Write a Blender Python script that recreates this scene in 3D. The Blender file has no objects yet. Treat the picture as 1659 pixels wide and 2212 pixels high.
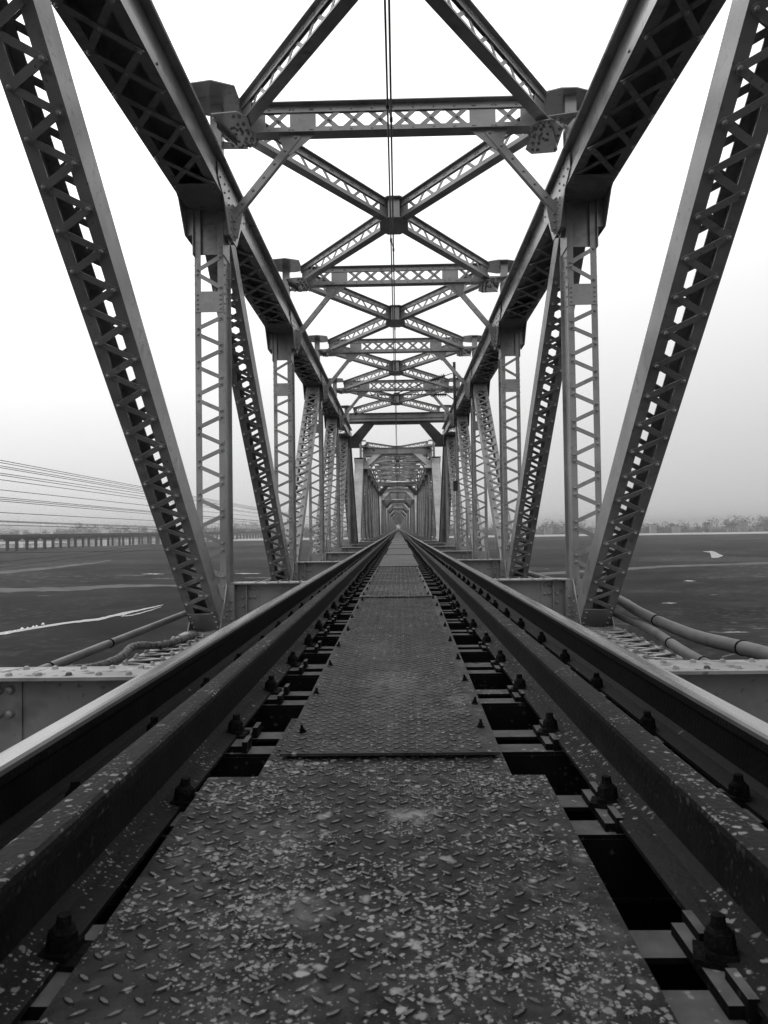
import bpy, math, random
from mathutils import Vector, Matrix
random.seed(7)
sc = bpy.context.scene
# ------------------------------------------------------------------ camera
CAMZ = 0.489
FPX = 1560.0                                     # focal length for a 1659 px wide frame
cd = bpy.data.cameras.new('camera'); cam = bpy.data.objects.new('camera', cd)
sc.collection.objects.link(cam); sc.camera = cam
cd.sensor_fit = 'HORIZONTAL'; cd.sensor_width = 36; cd.lens = 36*FPX/1659
cd.clip_start = 0.02; cd.clip_end = 20000
cd.dof.use_dof = True; cd.dof.focus_distance = 5.0; cd.dof.aperture_fstop = 22
YAW, PITCH, ROLL = 1.12, 1.36, 0.8
cam.matrix_world = (Matrix.Translation((0, 0, CAMZ)) @ Matrix.Rotation(math.radians(YAW), 4, 'Z')
                    @ Matrix.Rotation(math.radians(90+PITCH), 4, 'X') @ Matrix.Rotation(math.radians(-ROLL), 4, 'Z'))
# ------------------------------------------------------------------ sky and sun
SUN_EL, SUN_AZ = 48, 325
w = bpy.data.worlds.new('World'); sc.world = w; w.use_nodes = True
nt = w.node_tree; nt.nodes.clear()
def N(t, **k):
    n = nt.nodes.new(t)
    for a, b in k.items(): setattr(n, a, b)
    return n
L = lambda a, b: nt.links.new(a, b)
sky = N('ShaderNodeTexSky', sky_type='NISHITA', sun_disc=False)
sky.sun_elevation = math.radians(SUN_EL); sky.sun_rotation = math.radians(SUN_AZ); sky.dust_density = 6
bw = N('ShaderNodeRGBToBW'); L(sky.outputs[0], bw.inputs[0])
tc = N('ShaderNodeTexCoord'); sx = N('ShaderNodeSeparateXYZ'); L(tc.outputs['Generated'], sx.inputs[0])
rp = N('ShaderNodeValToRGB'); L(sx.outputs[2], rp.inputs[0])
cr = rp.color_ramp; cr.elements[0].position = 0.0; cr.elements[0].color = (.30,)*3+(1,)
cr.elements[1].position = 1.0; cr.elements[1].color = (.66,)*3+(1,)
for p, c in ((.04, .305), (.10, .335), (.17, .385), (.25, .45), (.34, .52), (.50, .62)):
    e = cr.elements.new(p); e.color = (c, c, c, 1)
cr.interpolation = 'B_SPLINE'
az = N('ShaderNodeMath', operation='MULTIPLY_ADD'); L(sx.outputs[1], az.inputs[0]); az.inputs[1].default_value = -.06; az.inputs[2].default_value = 1.06
ax = N('ShaderNodeMath', operation='MULTIPLY_ADD'); L(sx.outputs[0], ax.inputs[0]); ax.inputs[1].default_value = -.28; L(az.outputs[0], ax.inputs[2])
mu = N('ShaderNodeMath', operation='MULTIPLY'); L(rp.outputs[0], mu.inputs[0]); L(ax.outputs[0], mu.inputs[1])
SKYK = 29.0
m2 = N('ShaderNodeMath', operation='MULTIPLY'); L(mu.outputs[0], m2.inputs[0]); m2.inputs[1].default_value = SKYK
mx = N('ShaderNodeMix'); mx.data_type = 'FLOAT'; mx.inputs[0].default_value = .9
L(bw.outputs[0], mx.inputs[2]); L(m2.outputs[0], mx.inputs[3])
bg = N('ShaderNodeBackground'); L(mx.outputs[0], bg.inputs[0]); bg.inputs[1].default_value = 0.1
wo = N('ShaderNodeOutputWorld'); L(bg.outputs[0], wo.inputs[0])
def V0(el, az_):
    "aim a sun lamp so that the light comes from elevation el, azimuth az_ (degrees clockwise from +Y)"
    e, a_ = math.radians(el), math.radians(az_)
    return Vector((math.cos(e)*math.sin(a_), math.cos(e)*math.cos(a_), math.sin(e))).to_track_quat('Z', 'Y').to_euler()
sl = bpy.data.lights.new('sun', 'SUN'); sl.energy = 1.3; sl.angle = math.radians(30); sl.color = (1, 1, 1)
so = bpy.data.objects.new('sun', sl); sc.collection.objects.link(so)
so.rotation_euler = V0(SUN_EL, SUN_AZ); so.location = (0, 0, 60)
sc.view_settings.view_transform = 'Standard'; sc.view_settings.look = 'None'
sc.view_settings.exposure = -0.22; sc.view_settings.gamma = 1.0
sc.render.engine = 'CYCLES'
sc.cycles.max_bounces = 6; sc.cycles.volume_bounces = 1
HAZE = 0.00031

# ------------------------------------------------------------------ helpers
V = Vector
ROT = cam.matrix_world.to_3x3()
def ray(px, py):
    "direction through a pixel of the 1659 x 2212 view of the photograph"
    return ROT @ V(((px-829.5)/FPX, -(py-1106)/FPX, -1.0))
GZ = -12.0
def gp(px, py, z=GZ):
    d = ray(px, py); t = (z-CAMZ)/d.z
    return V((d.x*t, d.y*t, z))
def yp(px, py, Y):
    d = ray(px, py); t = Y/d.y
    return V((d.x*t, Y, CAMZ+d.z*t))

class MB:
    def __init__(s): s.v = []; s.f = []
    def add(s, vs, fs):
        o = len(s.v); s.v += [tuple(a) for a in vs]; s.f += [tuple(i+o for i in f) for f in fs]
    BF = ((0,3,2,1),(4,5,6,7),(0,1,5,4),(1,2,6,5),(2,3,7,6),(3,0,4,7))
    def box(s, x0, x1, y0, y1, z0, z1):
        s.add([(x0,y0,z0),(x1,y0,z0),(x1,y1,z0),(x0,y1,z0),(x0,y0,z1),(x1,y0,z1),(x1,y1,z1),(x0,y1,z1)], MB.BF)
    def bar(s, p, q, wd, t, n):
        "flat bar from p to q: wd wide across, t thick along n, centred"
        p, q, n = V(p), V(q), V(n); a = (q-p).normalized(); n = (n-a*n.dot(a)).normalized(); b = n.cross(a)
        hb, hn = b*wd/2, n*t/2
        s.add([p-hb-hn, p+hb-hn, p+hb+hn, p-hb+hn, q-hb-hn, q+hb-hn, q+hb+hn, q-hb+hn], MB.BF)
    def prism(s, pts, d):
        "polygon of 3-d points pushed along d"
        n = len(pts); d = V(d)
        s.add([V(p) for p in pts]+[V(p)+d for p in pts],
              [tuple(range(n-1,-1,-1)), tuple(range(n,2*n))]+[(i,(i+1)%n,(i+1)%n+n,i+n) for i in range(n)])
    def dome(s, p, n, r=.017, h=.013, k=8):
        p, n = V(p), V(n).normalized(); r *= 1.15; h *= 1.4; a = n.orthogonal().normalized(); b = n.cross(a)
        r1 = [p+(a*math.cos(6.2832*i/k)+b*math.sin(6.2832*i/k))*r for i in range(k)]
        r2 = [p+(a*math.cos(6.2832*i/k)+b*math.sin(6.2832*i/k))*r*.68+n*h*.75 for i in range(k)]
        s.add(r1+r2+[p+n*h], [(i,(i+1)%k,(i+1)%k+k,i+k) for i in range(k)]+[(i+k,(i+1)%k+k,2*k) for i in range(k)])
    def cyl(s, p, q, r, k=10, r2=None):
        p, q = V(p), V(q); n = (q-p).normalized(); a = n.orthogonal().normalized(); b = n.cross(a)
        r2 = r if r2 is None else r2
        c = [(a*math.cos(6.2832*(i+.5)/k)+b*math.sin(6.2832*(i+.5)/k)) for i in range(k)]
        s.add([p+u*r for u in c]+[q+u*r2 for u in c], [(i,(i+1)%k,(i+1)%k+k,i+k) for i in range(k)]+[tuple(range(k-1,-1,-1)), tuple(range(k,2*k))])
    def tube(s, pts, r, k=10, cap=True):
        pts = [V(p) for p in pts]; rings = []; up = None
        for i, p in enumerate(pts):
            t = (pts[min(i+1,len(pts)-1)]-pts[max(i-1,0)]).normalized()
            a = (V((0,0,1)) if abs(t.z) < .9 else V((1,0,0))).cross(t).normalized(); b = t.cross(a)
            rr = r(i) if callable(r) else r
            rings.append([p+(a*math.cos(6.2832*j/k)+b*math.sin(6.2832*j/k))*rr for j in range(k)])
        vs = [q for g in rings for q in g]; fs = []
        for i in range(len(rings)-1):
            for j in range(k): fs.append((i*k+j, i*k+(j+1)%k, (i+1)*k+(j+1)%k, (i+1)*k+j))
        if cap: fs += [tuple(range(k-1,-1,-1)), tuple((len(rings)-1)*k+j for j in range(k))]
        s.add(vs, fs)
    def sweepY(s, prof, ys, cap=True):
        "closed (x,z) profile swept along y"
        n = len(prof); vs = [(x, y, z) for y in ys for x, z in prof]; fs = []
        for i in range(len(ys)-1):
            for j in range(n): fs.append((i*n+j, i*n+(j+1)%n, (i+1)*n+(j+1)%n, (i+1)*n+j))
        if cap: fs += [tuple(range(n)), tuple((len(ys)-1)*n+j for j in range(n-1,-1,-1))]
        s.add(vs, fs)
    def mesh(s, name, mat, smooth=False):
        m = bpy.data.meshes.new(name); m.from_pydata(s.v, [], s.f)
        for mm in (mat if isinstance(mat, list) else [mat]): m.materials.append(mm)
        if smooth:
            m.polygons.foreach_set('use_smooth', [True]*len(m.polygons))
        m.update(); return m
COL = sc.collection
def ob(name, mesh, parent=None, loc=(0,0,0), rot=(0,0,0), scale=(1,1,1)):
    o = bpy.data.objects.new(name, mesh); COL.objects.link(o); o.parent = parent
    o.location = loc; o.rotation_euler = rot; o.scale = scale
    return o
def tag(o, label=None, cat=None, group=None, kind=None):
    if label: o['label'] = label
    if cat: o['category'] = cat
    if group: o['group'] = group
    if kind: o['kind'] = kind
    return o
def dup(o, parent=None):
    c = o.copy(); COL.objects.link(c); c.parent = parent
    for ch in KIDS.get(o.name, []): dupk(ch, c)
    return c
KIDS = {}
def dupk(o, parent):
    c = o.copy(); COL.objects.link(c); c.parent = parent
    for ch in KIDS.get(o.name, []): dupk(ch, c)
def kid(name, mesh, parent, **k):
    o = ob(name, mesh, parent, **k); KIDS.setdefault(parent.name, []).append(o); return o

def kids(name, meshes, parent):
    for m_ in meshes: kid(name, m_, parent)

# ------------------------------------------------------------------ materials (grey: the photograph is black and white)
def material(name, lo, hi, rough=.55, scale=3.0, metal=0.0, bump=.0, bscale=60, flecks=None, detail=6, spec=.5, stains=None, lit_top=None, updrop=False, spots=()):
    m = bpy.data.materials.new(name); m.use_nodes = True; t = m.node_tree; t.nodes.clear()
    def n(k, **a):
        x = t.nodes.new(k)
        for c, d in a.items(): setattr(x, c, d)
        return x
    l = t.links.new
    out = n('ShaderNodeOutputMaterial'); b = n('ShaderNodeBsdfPrincipled'); l(b.outputs[0], out.inputs[0])
    g = n('ShaderNodeNewGeometry')
    nz = n('ShaderNodeTexNoise'); l(g.outputs['Position'], nz.inputs['Vector']); nz.inputs['Scale'].default_value = scale; nz.inputs['Detail'].default_value = detail
    r = n('ShaderNodeValToRGB'); l(nz.outputs[0], r.inputs[0])
    r.color_ramp.elements[0].position = .32; r.color_ramp.elements[0].color = (lo,)*3+(1,)
    r.color_ramp.elements[1].position = .68; r.color_ramp.elements[1].color = (hi,)*3+(1,)
    col = r.outputs[0]
    def mixin(fac, val):
        nonlocal col
        mxx = n('ShaderNodeMix'); mxx.data_type = 'RGBA'; l(fac, mxx.inputs[0]); l(col, mxx.inputs[6]); mxx.inputs[7].default_value = (val,)*3+(1,)
        col = mxx.outputs[2]
    def patch(sc_, a, c, cover_scale, ca, cb, det=2):
        z = n('ShaderNodeTexNoise'); l(g.outputs['Position'], z.inputs['Vector']); z.inputs['Scale'].default_value = sc_; z.inputs['Detail'].default_value = det
        mr = n('ShaderNodeMapRange'); l(z.outputs[0], mr.inputs[0]); mr.inputs[1].default_value = a; mr.inputs[2].default_value = c
        z2 = n('ShaderNodeTexNoise'); l(g.outputs['Position'], z2.inputs['Vector']); z2.inputs['Scale'].default_value = cover_scale; z2.inputs['Detail'].default_value = 3
        mr2 = n('ShaderNodeMapRange'); l(z2.outputs[0], mr2.inputs[0]); mr2.inputs[1].default_value = ca; mr2.inputs[2].default_value = cb
        mm = n('ShaderNodeMath', operation='MULTIPLY'); l(mr.outputs[0], mm.inputs[0]); l(mr2.outputs[0], mm.inputs[1])
        return mm.outputs[0]
    if stains:
        for (sc_, a, c, cs, ca, cb, val) in stains: mixin(patch(sc_, a, c, cs, ca, cb), val)
    for (sx_, sy_, rx_, ry_, val_) in spots:           # scuffed pale patches with a place of their own
        mp = n('ShaderNodeMapping'); mp.vector_type = 'POINT'; mp.inputs['Location'].default_value = (-sx_/rx_, -sy_/ry_, 0); mp.inputs['Scale'].default_value = (1/rx_, 1/ry_, 0)
        l(g.outputs['Position'], mp.inputs['Vector']); ln_ = n('ShaderNodeVectorMath', operation='LENGTH'); l(mp.outputs[0], ln_.inputs[0])
        wn = n('ShaderNodeTexNoise'); l(g.outputs['Position'], wn.inputs['Vector']); wn.inputs['Scale'].default_value = 28; wn.inputs['Detail'].default_value = 5
        ad = n('ShaderNodeMath', operation='MULTIPLY_ADD'); l(wn.outputs[0], ad.inputs[0]); ad.inputs[1].default_value = 2.4; l(ln_.outputs['Value'], ad.inputs[2])
        mr_ = n('ShaderNodeMapRange'); l(ad.outputs[0], mr_.inputs[0]); mr_.inputs[1].default_value = 1.2; mr_.inputs[2].default_value = 2.1; mr_.inputs[3].default_value = .85; mr_.inputs[4].default_value = 0
        mixin(mr_.outputs[0], val_)
    upf = None
    if lit_top or updrop:
        sn = n('ShaderNodeSeparateXYZ'); l(g.outputs['Normal'], sn.inputs[0])
        ur = n('ShaderNodeMapRange'); l(sn.outputs[2], ur.inputs[0]); ur.inputs[1].default_value = .45; ur.inputs[2].default_value = .9; upf = ur.outputs[0]
        if lit_top:  # paler up-facing faces: light from above put into the colour
            dn = n('ShaderNodeTexNoise'); l(g.outputs['Position'], dn.inputs['Vector']); dn.inputs['Scale'].default_value = 18; dn.inputs['Detail'].default_value = 5
            dr = n('ShaderNodeMapRange'); l(dn.outputs[0], dr.inputs[0]); dr.inputs[1].default_value = .3; dr.inputs[2].default_value = .7; dr.inputs[3].default_value = .55; dr.inputs[4].default_value = 1.0
            dm = n('ShaderNodeMath', operation='MULTIPLY'); l(dr.outputs[0], dm.inputs[0]); l(upf, dm.inputs[1]); mixin(dm.outputs[0], lit_top)
    if flecks:
        for (sc_, rmax, share, cs, ca, cb, val) in flecks:
            wz = n('ShaderNodeTexNoise'); l(g.outputs['Position'], wz.inputs['Vector']); wz.inputs['Scale'].default_value = sc_*1.6; wz.inputs['Detail'].default_value = 2
            ws = n('ShaderNodeVectorMath', operation='MULTIPLY_ADD'); l(wz.outputs['Color'], ws.inputs[0]); ws.inputs[1].default_value = (.8/sc_,)*3; l(g.outputs['Position'], ws.inputs[2])
            vz = n('ShaderNodeTexVoronoi'); l(ws.outputs[0], vz.inputs['Vector']); vz.inputs['Scale'].default_value = sc_
            sp = n('ShaderNodeSeparateColor'); l(vz.outputs['Color'], sp.inputs[0])
            z2 = n('ShaderNodeTexNoise'); l(g.outputs['Position'], z2.inputs['Vector']); z2.inputs['Scale'].default_value = cs; z2.inputs['Detail'].default_value = 3
            cov = n('ShaderNodeMapRange'); l(z2.outputs[0], cov.inputs[0]); cov.inputs[1].default_value = ca; cov.inputs[2].default_value = cb; cov.inputs[3].default_value = .0; cov.inputs[4].default_value = share
            # radius of this cell's fleck: (cover - random)/cover * rmax, negative = none
            df = n('ShaderNodeMath', operation='SUBTRACT'); l(cov.outputs[0], df.inputs[0]); l(sp.outputs[0], df.inputs[1])
            rd = n('ShaderNodeMath', operation='MULTIPLY'); l(df.outputs[0], rd.inputs[0]); rd.inputs[1].default_value = rmax/share
            d2 = n('ShaderNodeMath', operation='SUBTRACT'); l(rd.outputs[0], d2.inputs[0]); l(vz.outputs['Distance'], d2.inputs[1])
            mr = n('ShaderNodeMapRange'); l(d2.outputs[0], mr.inputs[0]); mr.inputs[1].default_value = -.02; mr.inputs[2].default_value = .19; mr.inputs[4].default_value = 1
            tone = n('ShaderNodeMath', operation='MULTIPLY_ADD'); l(sp.outputs[1], tone.inputs[0]); tone.inputs[1].default_value = .5; tone.inputs[2].default_value = .5
            mm = n('ShaderNodeMath', operation='MULTIPLY'); l(mr.outputs[0], mm.inputs[0]); l(tone.outputs[0], mm.inputs[1])
            fo = mm.outputs[0]
            if updrop:
                um = n('ShaderNodeMath', operation='MULTIPLY_ADD'); l(upf, um.inputs[0]); um.inputs[1].default_value = .85; um.inputs[2].default_value = .15
                u2 = n('ShaderNodeMath', operation='MULTIPLY'); l(um.outputs[0], u2.inputs[0]); l(fo, u2.inputs[1]); fo = u2.outputs[0]
            mixin(fo, val)
    l(col, b.inputs['Base Color'])
    b.inputs['Roughness'].default_value = rough; b.inputs['Metallic'].default_value = metal
    b.inputs['Specular IOR Level'].default_value = spec
    if bump:
        z = n('ShaderNodeTexNoise'); l(g.outputs['Position'], z.inputs['Vector']); z.inputs['Scale'].default_value = bscale; z.inputs['Detail'].default_value = 4
        bp = n('ShaderNodeBump'); bp.inputs['Strength'].default_value = bump; bp.inputs['Distance'].default_value = .01
        l(z.outputs[0], bp.inputs['Height']); l(bp.outputs[0], b.inputs['Normal'])
    return m
M = {}
M['paint'] = material('grey_steel_paint', .15, .24, .27, 1.5, bump=.10, bscale=18, spec=.85, stains=[(9, .58, .74, 1.2, .46, .62, .11), (30, .64, .72, 2.2, .48, .6, .08), (3.5, .58, .78, .7, .5, .7, .34), (5, .54, .72, .9, .46, .62, .10)])
M['paint_top'] = material('grey_paint_with_droppings', .17, .27, .6, 4, bump=.25, bscale=40, stains=[(14, .58, .64, 2.2, .36, .52, .04), (5, .55, .7, 1.2, .4, .6, .09)], flecks=[(16, .5, .4, 3, .40, .52, .50)])
FL = [(80, .66, .85, 3.0, .24, .56, .23), (150, .64, .80, 6.0, .30, .56, .17), (42, .54, .60, 1.8, .28, .58, .25), (20, .44, .20, 1.2, .34, .6, .23)]
ST = [(2.6, .58, .80, 1.1, .40, .60, .07), (15, .54, .80, 2.6, .44, .66, .10), (34, .5, .8, 4, .4, .62, .07)]
SP = [(.03, 1.60, .07, .05, .20), (-.17, 1.22, .10, .06, .09), (-.02, 3.05, .17, .45, .085), (.22, 2.75, .06, .12, .10), (-.12, 3.8, .12, .3, .07)]
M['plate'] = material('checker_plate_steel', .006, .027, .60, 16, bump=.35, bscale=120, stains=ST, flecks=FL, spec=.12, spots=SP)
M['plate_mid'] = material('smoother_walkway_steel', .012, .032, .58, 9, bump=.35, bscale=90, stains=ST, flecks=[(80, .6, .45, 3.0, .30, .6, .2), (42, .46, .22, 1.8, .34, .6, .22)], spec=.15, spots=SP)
M['tread'] = material('worn_lit_tread_tops', .030, .095, .45, 25, bump=.2, bscale=120, stains=ST, flecks=FL, spec=.35)  # paler than the plate: wear plus a highlight put into the colour
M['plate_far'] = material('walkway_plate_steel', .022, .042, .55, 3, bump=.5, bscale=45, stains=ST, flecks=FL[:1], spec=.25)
M['sleeper'] = material('sleeper_steel', .003, .006, .7, 8, bump=.3, bscale=60, spec=.05, lit_top=.11, updrop=True, flecks=[(60, .5, .45, 3.0, .36, .55, .26)])  # near-black sides under paler tops: shade and light painted in, flecks are droppings
M['rail'] = material('weathered_rail_steel', .003, .007, .6, 9, bump=.3, bscale=80, updrop=True, flecks=[(36, .45, .12, 3.0, .42, .55, .2)], spec=.10, lit_top=.008)
M['guard'] = material('guard_rail_steel', .004, .009, .62, 9, bump=.35, bscale=70, lit_top=.012, updrop=True, flecks=[(64, .60, .50, 2.6, .36, .58, .22), (130, .55, .6, 5, .36, .56, .20), (30, .46, .25, 1.5, .4, .6, .26)], spec=.10)
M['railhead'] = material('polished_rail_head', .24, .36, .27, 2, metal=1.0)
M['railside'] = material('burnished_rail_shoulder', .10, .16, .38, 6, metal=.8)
M['bolt'] = material('black_greased_bolt', .002, .006, .7, 30, bump=.8, bscale=70, spec=.07)
M['under'] = material('shade_dark_steel', .003, .008, .75, 3, spec=.03)  # near-black colour carries the shade beneath the deck
M['pipe'] = material('grey_pipe', .05, .10, .55, 3, bump=.3, bscale=30, stains=[(8, .58, .66, 2, .4, .6, .08)])
M['hose'] = material('mottled_wrapped_hose', .008, .13, .85, 22, bump=.6, bscale=30)
M['wire'] = material('dark_wire', .012, .02, .5, 5)
M['insul'] = material('dark_insulator', .012, .025, .3, 5)
M['ground'] = material('riverbed_silt', .005, .015, .95, .06, bump=0, spec=.05, detail=14, stains=[(.09, .52, .72, .006, .40, .60, .040), (.03, .56, .66, .01, .42, .58, .006), (.012, .50, .62, .004, .38, .56, .030), (.8, .50, .70, .03, .40, .62, .034), (.35, .62, .68, .012, .50, .60, .09)])
M['mud'] = material('wet_dark_mud', .003, .009, .9, .2, spec=.05)
M['sand'] = material('pale_sand', .045, .10, .95, .15, spec=.1)
M['sandfar'] = material('far_sand_bank', .22, .32, .95, .02, spec=.1)
M['water'] = material('still_water', .08, .12, .05, .05, spec=1.0)
M['conc'] = material('aged_concrete', .025, .05, .8, .15, spec=.1)
M['leaf'] = material('far_foliage', .07, .12, .9, .12, spec=.1)
M['wall'] = material('far_pale_wall', .22, .30, .8, .3, spec=.2)
M['roofd'] = material('far_dark_opening', .04, .06, .8, .3, spec=.2)
M['white'] = material('white_cloth', .6, .75, .8, 2, spec=.2)
M['bird'] = material('black_feathers', .01, .02, .7, 20, spec=.2)
ml = bpy.data.materials.new('lit_lamp'); ml.use_nodes = True
pb = ml.node_tree.nodes['Principled BSDF']; pb.inputs['Emission Color'].default_value = (1,1,1,1); pb.inputs['Emission Strength'].default_value = 1.2
M['lamp'] = ml

# ------------------------------------------------------------------ lattice pieces
def lace(mb, o, u, v, n, Ln, hw, pitch, bwid, mode='zig', t=.010, rr=.018, gap=0.0, rivets=True):
    o, u, v, n = V(o), V(u), V(v), V(n)
    k = max(2, int(round(Ln/(pitch/2)))); st = Ln/k
    def bars(sg, off):
        for i in range(k):
            s0 = sg if i % 2 == 0 else -sg
            p = o+u*(i*st+gap)+v*(s0*hw); q = o+u*((i+1)*st-gap)+v*(-s0*hw)
            nn = n*(t/2+off+(0 if gap else (i % 2)*t*1.05))
            e = (q-p).normalized()*.028
            mb.bar(p-e+nn, q+e+nn, bwid, t, n)
            if rivets:
                top = n*(t+off+(0 if gap else t*1.05))
                if gap: mb.dome(p+top, n, rr, rr*.8); mb.dome(q+top, n, rr, rr*.8)
                elif i % 1 == 0: mb.dome(p+top, n, rr, rr*.8)
    bars(1, 0.0)
    if mode == 'X':
        bars(-1, t*2.2 if not gap else t*1.1)
        if rivets:
            for i in range(k): mb.dome(o+u*((i+.5)*st)+n*(t*3.4), n, rr, rr*.8)
def channels(mb, wd, dp, L0, L1, fl=.11, t=.012):
    "two channels, webs at x = +-wd/2, flanges turned in, along z"
    for s in (-1, 1):
        xo = s*wd/2; a, b = sorted((xo, xo-s*t)); mb.box(a, b, -dp/2+t, dp/2-t, L0, L1)
        a, b = sorted((xo, xo-s*fl))
        mb.box(a, b, -dp/2, -dp/2+t, L0, L1); mb.box(a, b, dp/2-t, dp/2, L0, L1)
def rivrow(mb, p, q, n, num, r=.016):
    p, q = V(p), V(q)
    for i in range(num): mb.dome(p+(q-p)*(i/max(1, num-1)), n, r, r*.8)

P = 6.55; XC = 2.67; W = .42
ZB, ZT = -.86, 5.14                  # top of bottom chord, underside of top chord
CH = .39                             # chord depth
PT = M['paint']
# --- vertical post (z from ZB to ZT), front and back laced
def post_meshes():
    H = ZT-ZB; a = MB(); dp = .28; w2 = W/2; t = .012; e = dp/2+.001
    for s in (-1, 1):                                # two channels, front toes turned in, back toes turned out
        p, q = sorted((s*w2, s*(w2-t))); a.box(p, q, -dp/2+t, dp/2-t, 0, H)
        p, q = sorted((s*w2, s*(w2-.088))); a.box(p, q, -dp/2, -dp/2+t, 0, H)
        p, q = sorted((s*(w2-t), s*(w2+.04))); a.box(p, q, dp/2-t, dp/2, 0, H-.70)
    for (z0, z1, xw, yo) in ((.02, .60, .205, e), (H-1.50, H-1.20, .195, e), (H-.64, H-.01, .19, .06)):
        a.box(-xw, xw, -yo-.012, -yo, z0, z1)
        for s in (-1, 1): rivrow(a, (s*(xw-.03), -(yo+.012), z0+.05), (s*(xw-.03), -(yo+.012), z1-.05), (0, -1, 0), 4)
    for s in (-1, 1):
        for y in (-.09, .09): rivrow(a, (s*w2, y, H-1.5), (s*w2, y, H-.8), (s, 0, 0), 6)
    out = []
    b = MB(); lace(b, (0, -e, .66), (0,0,1), (1,0,0), (0,-1,0), H-1.52-.66-.02, .162, .48, .058, 'zig', gap=.045, rr=.020); out.append(b.mesh('lacing', PT))
    b = MB(); lace(b, (0, -e, H-1.17), (0,0,1), (1,0,0), (0,-1,0), .50, .162, .48, .058, 'zig', gap=.03, rr=.020); out.append(b.mesh('lacing', PT))
    return a.mesh('post', PT), out
POST, POSTL = post_meshes()
# --- diagonal of length DL, laced on both wide faces
DV = V((0, P, ZT+CH/2-(ZB-CH/2))); DL = DV.length; DANG = math.atan2(P, DV.z)
def diag_meshes():
    a = MB(); dp = .30; z0, z1 = .30, DL-.35; channels(a, W, dp, z0, z1, .11)
    out = []
    for sy in (-1, 1):
        for (p, q) in ((.31, .78), (DL-.95, DL-.36)):
            y0, y1 = sorted((sy*(dp/2+.001), sy*(dp/2+.013))); a.box(-.20, .20, y0, y1, p, q)
            for s in (-1, 1): rivrow(a, (s*.165, sy*(dp/2+.013), p+.06), (s*.165, sy*(dp/2+.013), q-.06), (0, sy, 0), 4, .018)
        b = MB(); lace(b, (0, sy*(dp/2+.001), .82), (0,0,1), (1,0,0), (0,sy,0), DL-.97-.82, .152, .355, .062, 'zig', t=.010, rr=.021); out.append(b.mesh('lacing', PT))
    return a.mesh('diagonal', PT), out
DIAG, DIAGL = diag_meshes()
# --- end post: plated outer face, laced inner face
def endpost_meshes():
    a = MB(); dp = .40; z0, z1 = .2, DL-.1; channels(a, W, dp, z0, z1, .11)
    a.box(-.30, .30, dp/2+.001, dp/2+.016, z0, z1)
    for zz in (1.7, 4.2, 6.6, 7.9): a.box(-.30, .30, dp/2+.017, dp/2+.024, zz, zz+.35)
    for s in (-1, 1): rivrow(a, (s*.26, dp/2+.016, z0+.1), (s*.26, dp/2+.016, z1-.1), (0, 1, 0), 60, .014)
    b = MB(); lace(b, (0, -dp/2-.001, .6), (0,0,1), (1,0,0), (0,-1,0), DL-1.2, .155, .40, .06, 'X', t=.010, rivets=True)
    return a.mesh('end_post', PT), [b.mesh('lacing', PT)]
ENDP, ENDPL = endpost_meshes()
# --- top chord bay of length P, centred on a panel, along y
def chord_meshes():
    a = MB(); hp = P/2
    for s in (-1, 1):
        xo = s*.29; p, q = sorted((xo, xo-s*.014)); a.box(p, q, -hp, hp, ZT+.014, ZT+CH)
        p, q = sorted((s*.31, s*.185)); a.box(p, q, -hp, hp, ZT, ZT+.013)            # bottom flange
        p, q = sorted((s*.291, s*.305)); a.box(p, q, -hp, hp, ZT+.014, ZT+.13)       # leg of bottom angle
        rivrow(a, (s*.305, -hp+.1, ZT+.07), (s*.305, hp-.1, ZT+.07), (s, 0, 0), 3)
    a.box(-.40, .40, -hp, hp, ZT+CH+.001, ZT+CH+.018)
    for s in (-1, 1):
        p, q = sorted((s*.291, s*.395)); a.box(p, q, -hp, hp, ZT+CH-.014, ZT+CH)
        y0, y1 = sorted((s*(hp-.001), s*(hp-.92))); a.box(-.29, .29, y0, y1, ZT-.013, ZT-.001)  # tie plate under the chord near the joint
        for x in (-.25, .25): rivrow(a, (x, y0+.06, ZT-.013), (x, y1-.06, ZT-.013), (0,0,-1), 7)
    b = MB(); lace(b, (0, -hp+.96, ZT-.001), (0,1,0), (1,0,0), (0,0,-1), P-1.92, .245, 1.24, .075, 'X', t=.008, rr=.024)
    return a.mesh('top_chord', PT), [b.mesh('lacing', PT)]
CHO, CHOL = chord_meshes()
def bchord_meshes():
    a = MB(); hp = P/2; z1 = ZB; z0 = ZB-CH; w2 = W/2
    for s in (-1, 1):
        xo = s*w2; p, q = sorted((xo, xo-s*.014)); a.box(p, q, -hp, hp, z0, z1-.013)
        p, q = sorted((s*w2, s*.11)); a.box(p, q, -hp, hp, z1-.012, z1)
        p, q = sorted((s*(w2-.015), s*.11)); a.box(p, q, -hp, hp, z0, z0+.012)
    for y in (-hp+.9, 0, hp-.9): a.box(-w2, w2, y-.14, y+.14, z1+.001, z1+.013)
    out = []
    for (y0, ln) in ((-hp+1.06, hp-1.22), (.16, hp-1.22)):
        b = MB(); lace(b, (0, y0, z1+.001), (0,1,0), (1,0,0), (0,0,1), ln, .165, .32, .06, 'zig', rr=.024); out.append(b.mesh('lacing', M['paint_top']))
    return a.mesh('bottom_chord', PT), out
BCH, BCHL = bchord_meshes()
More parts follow.
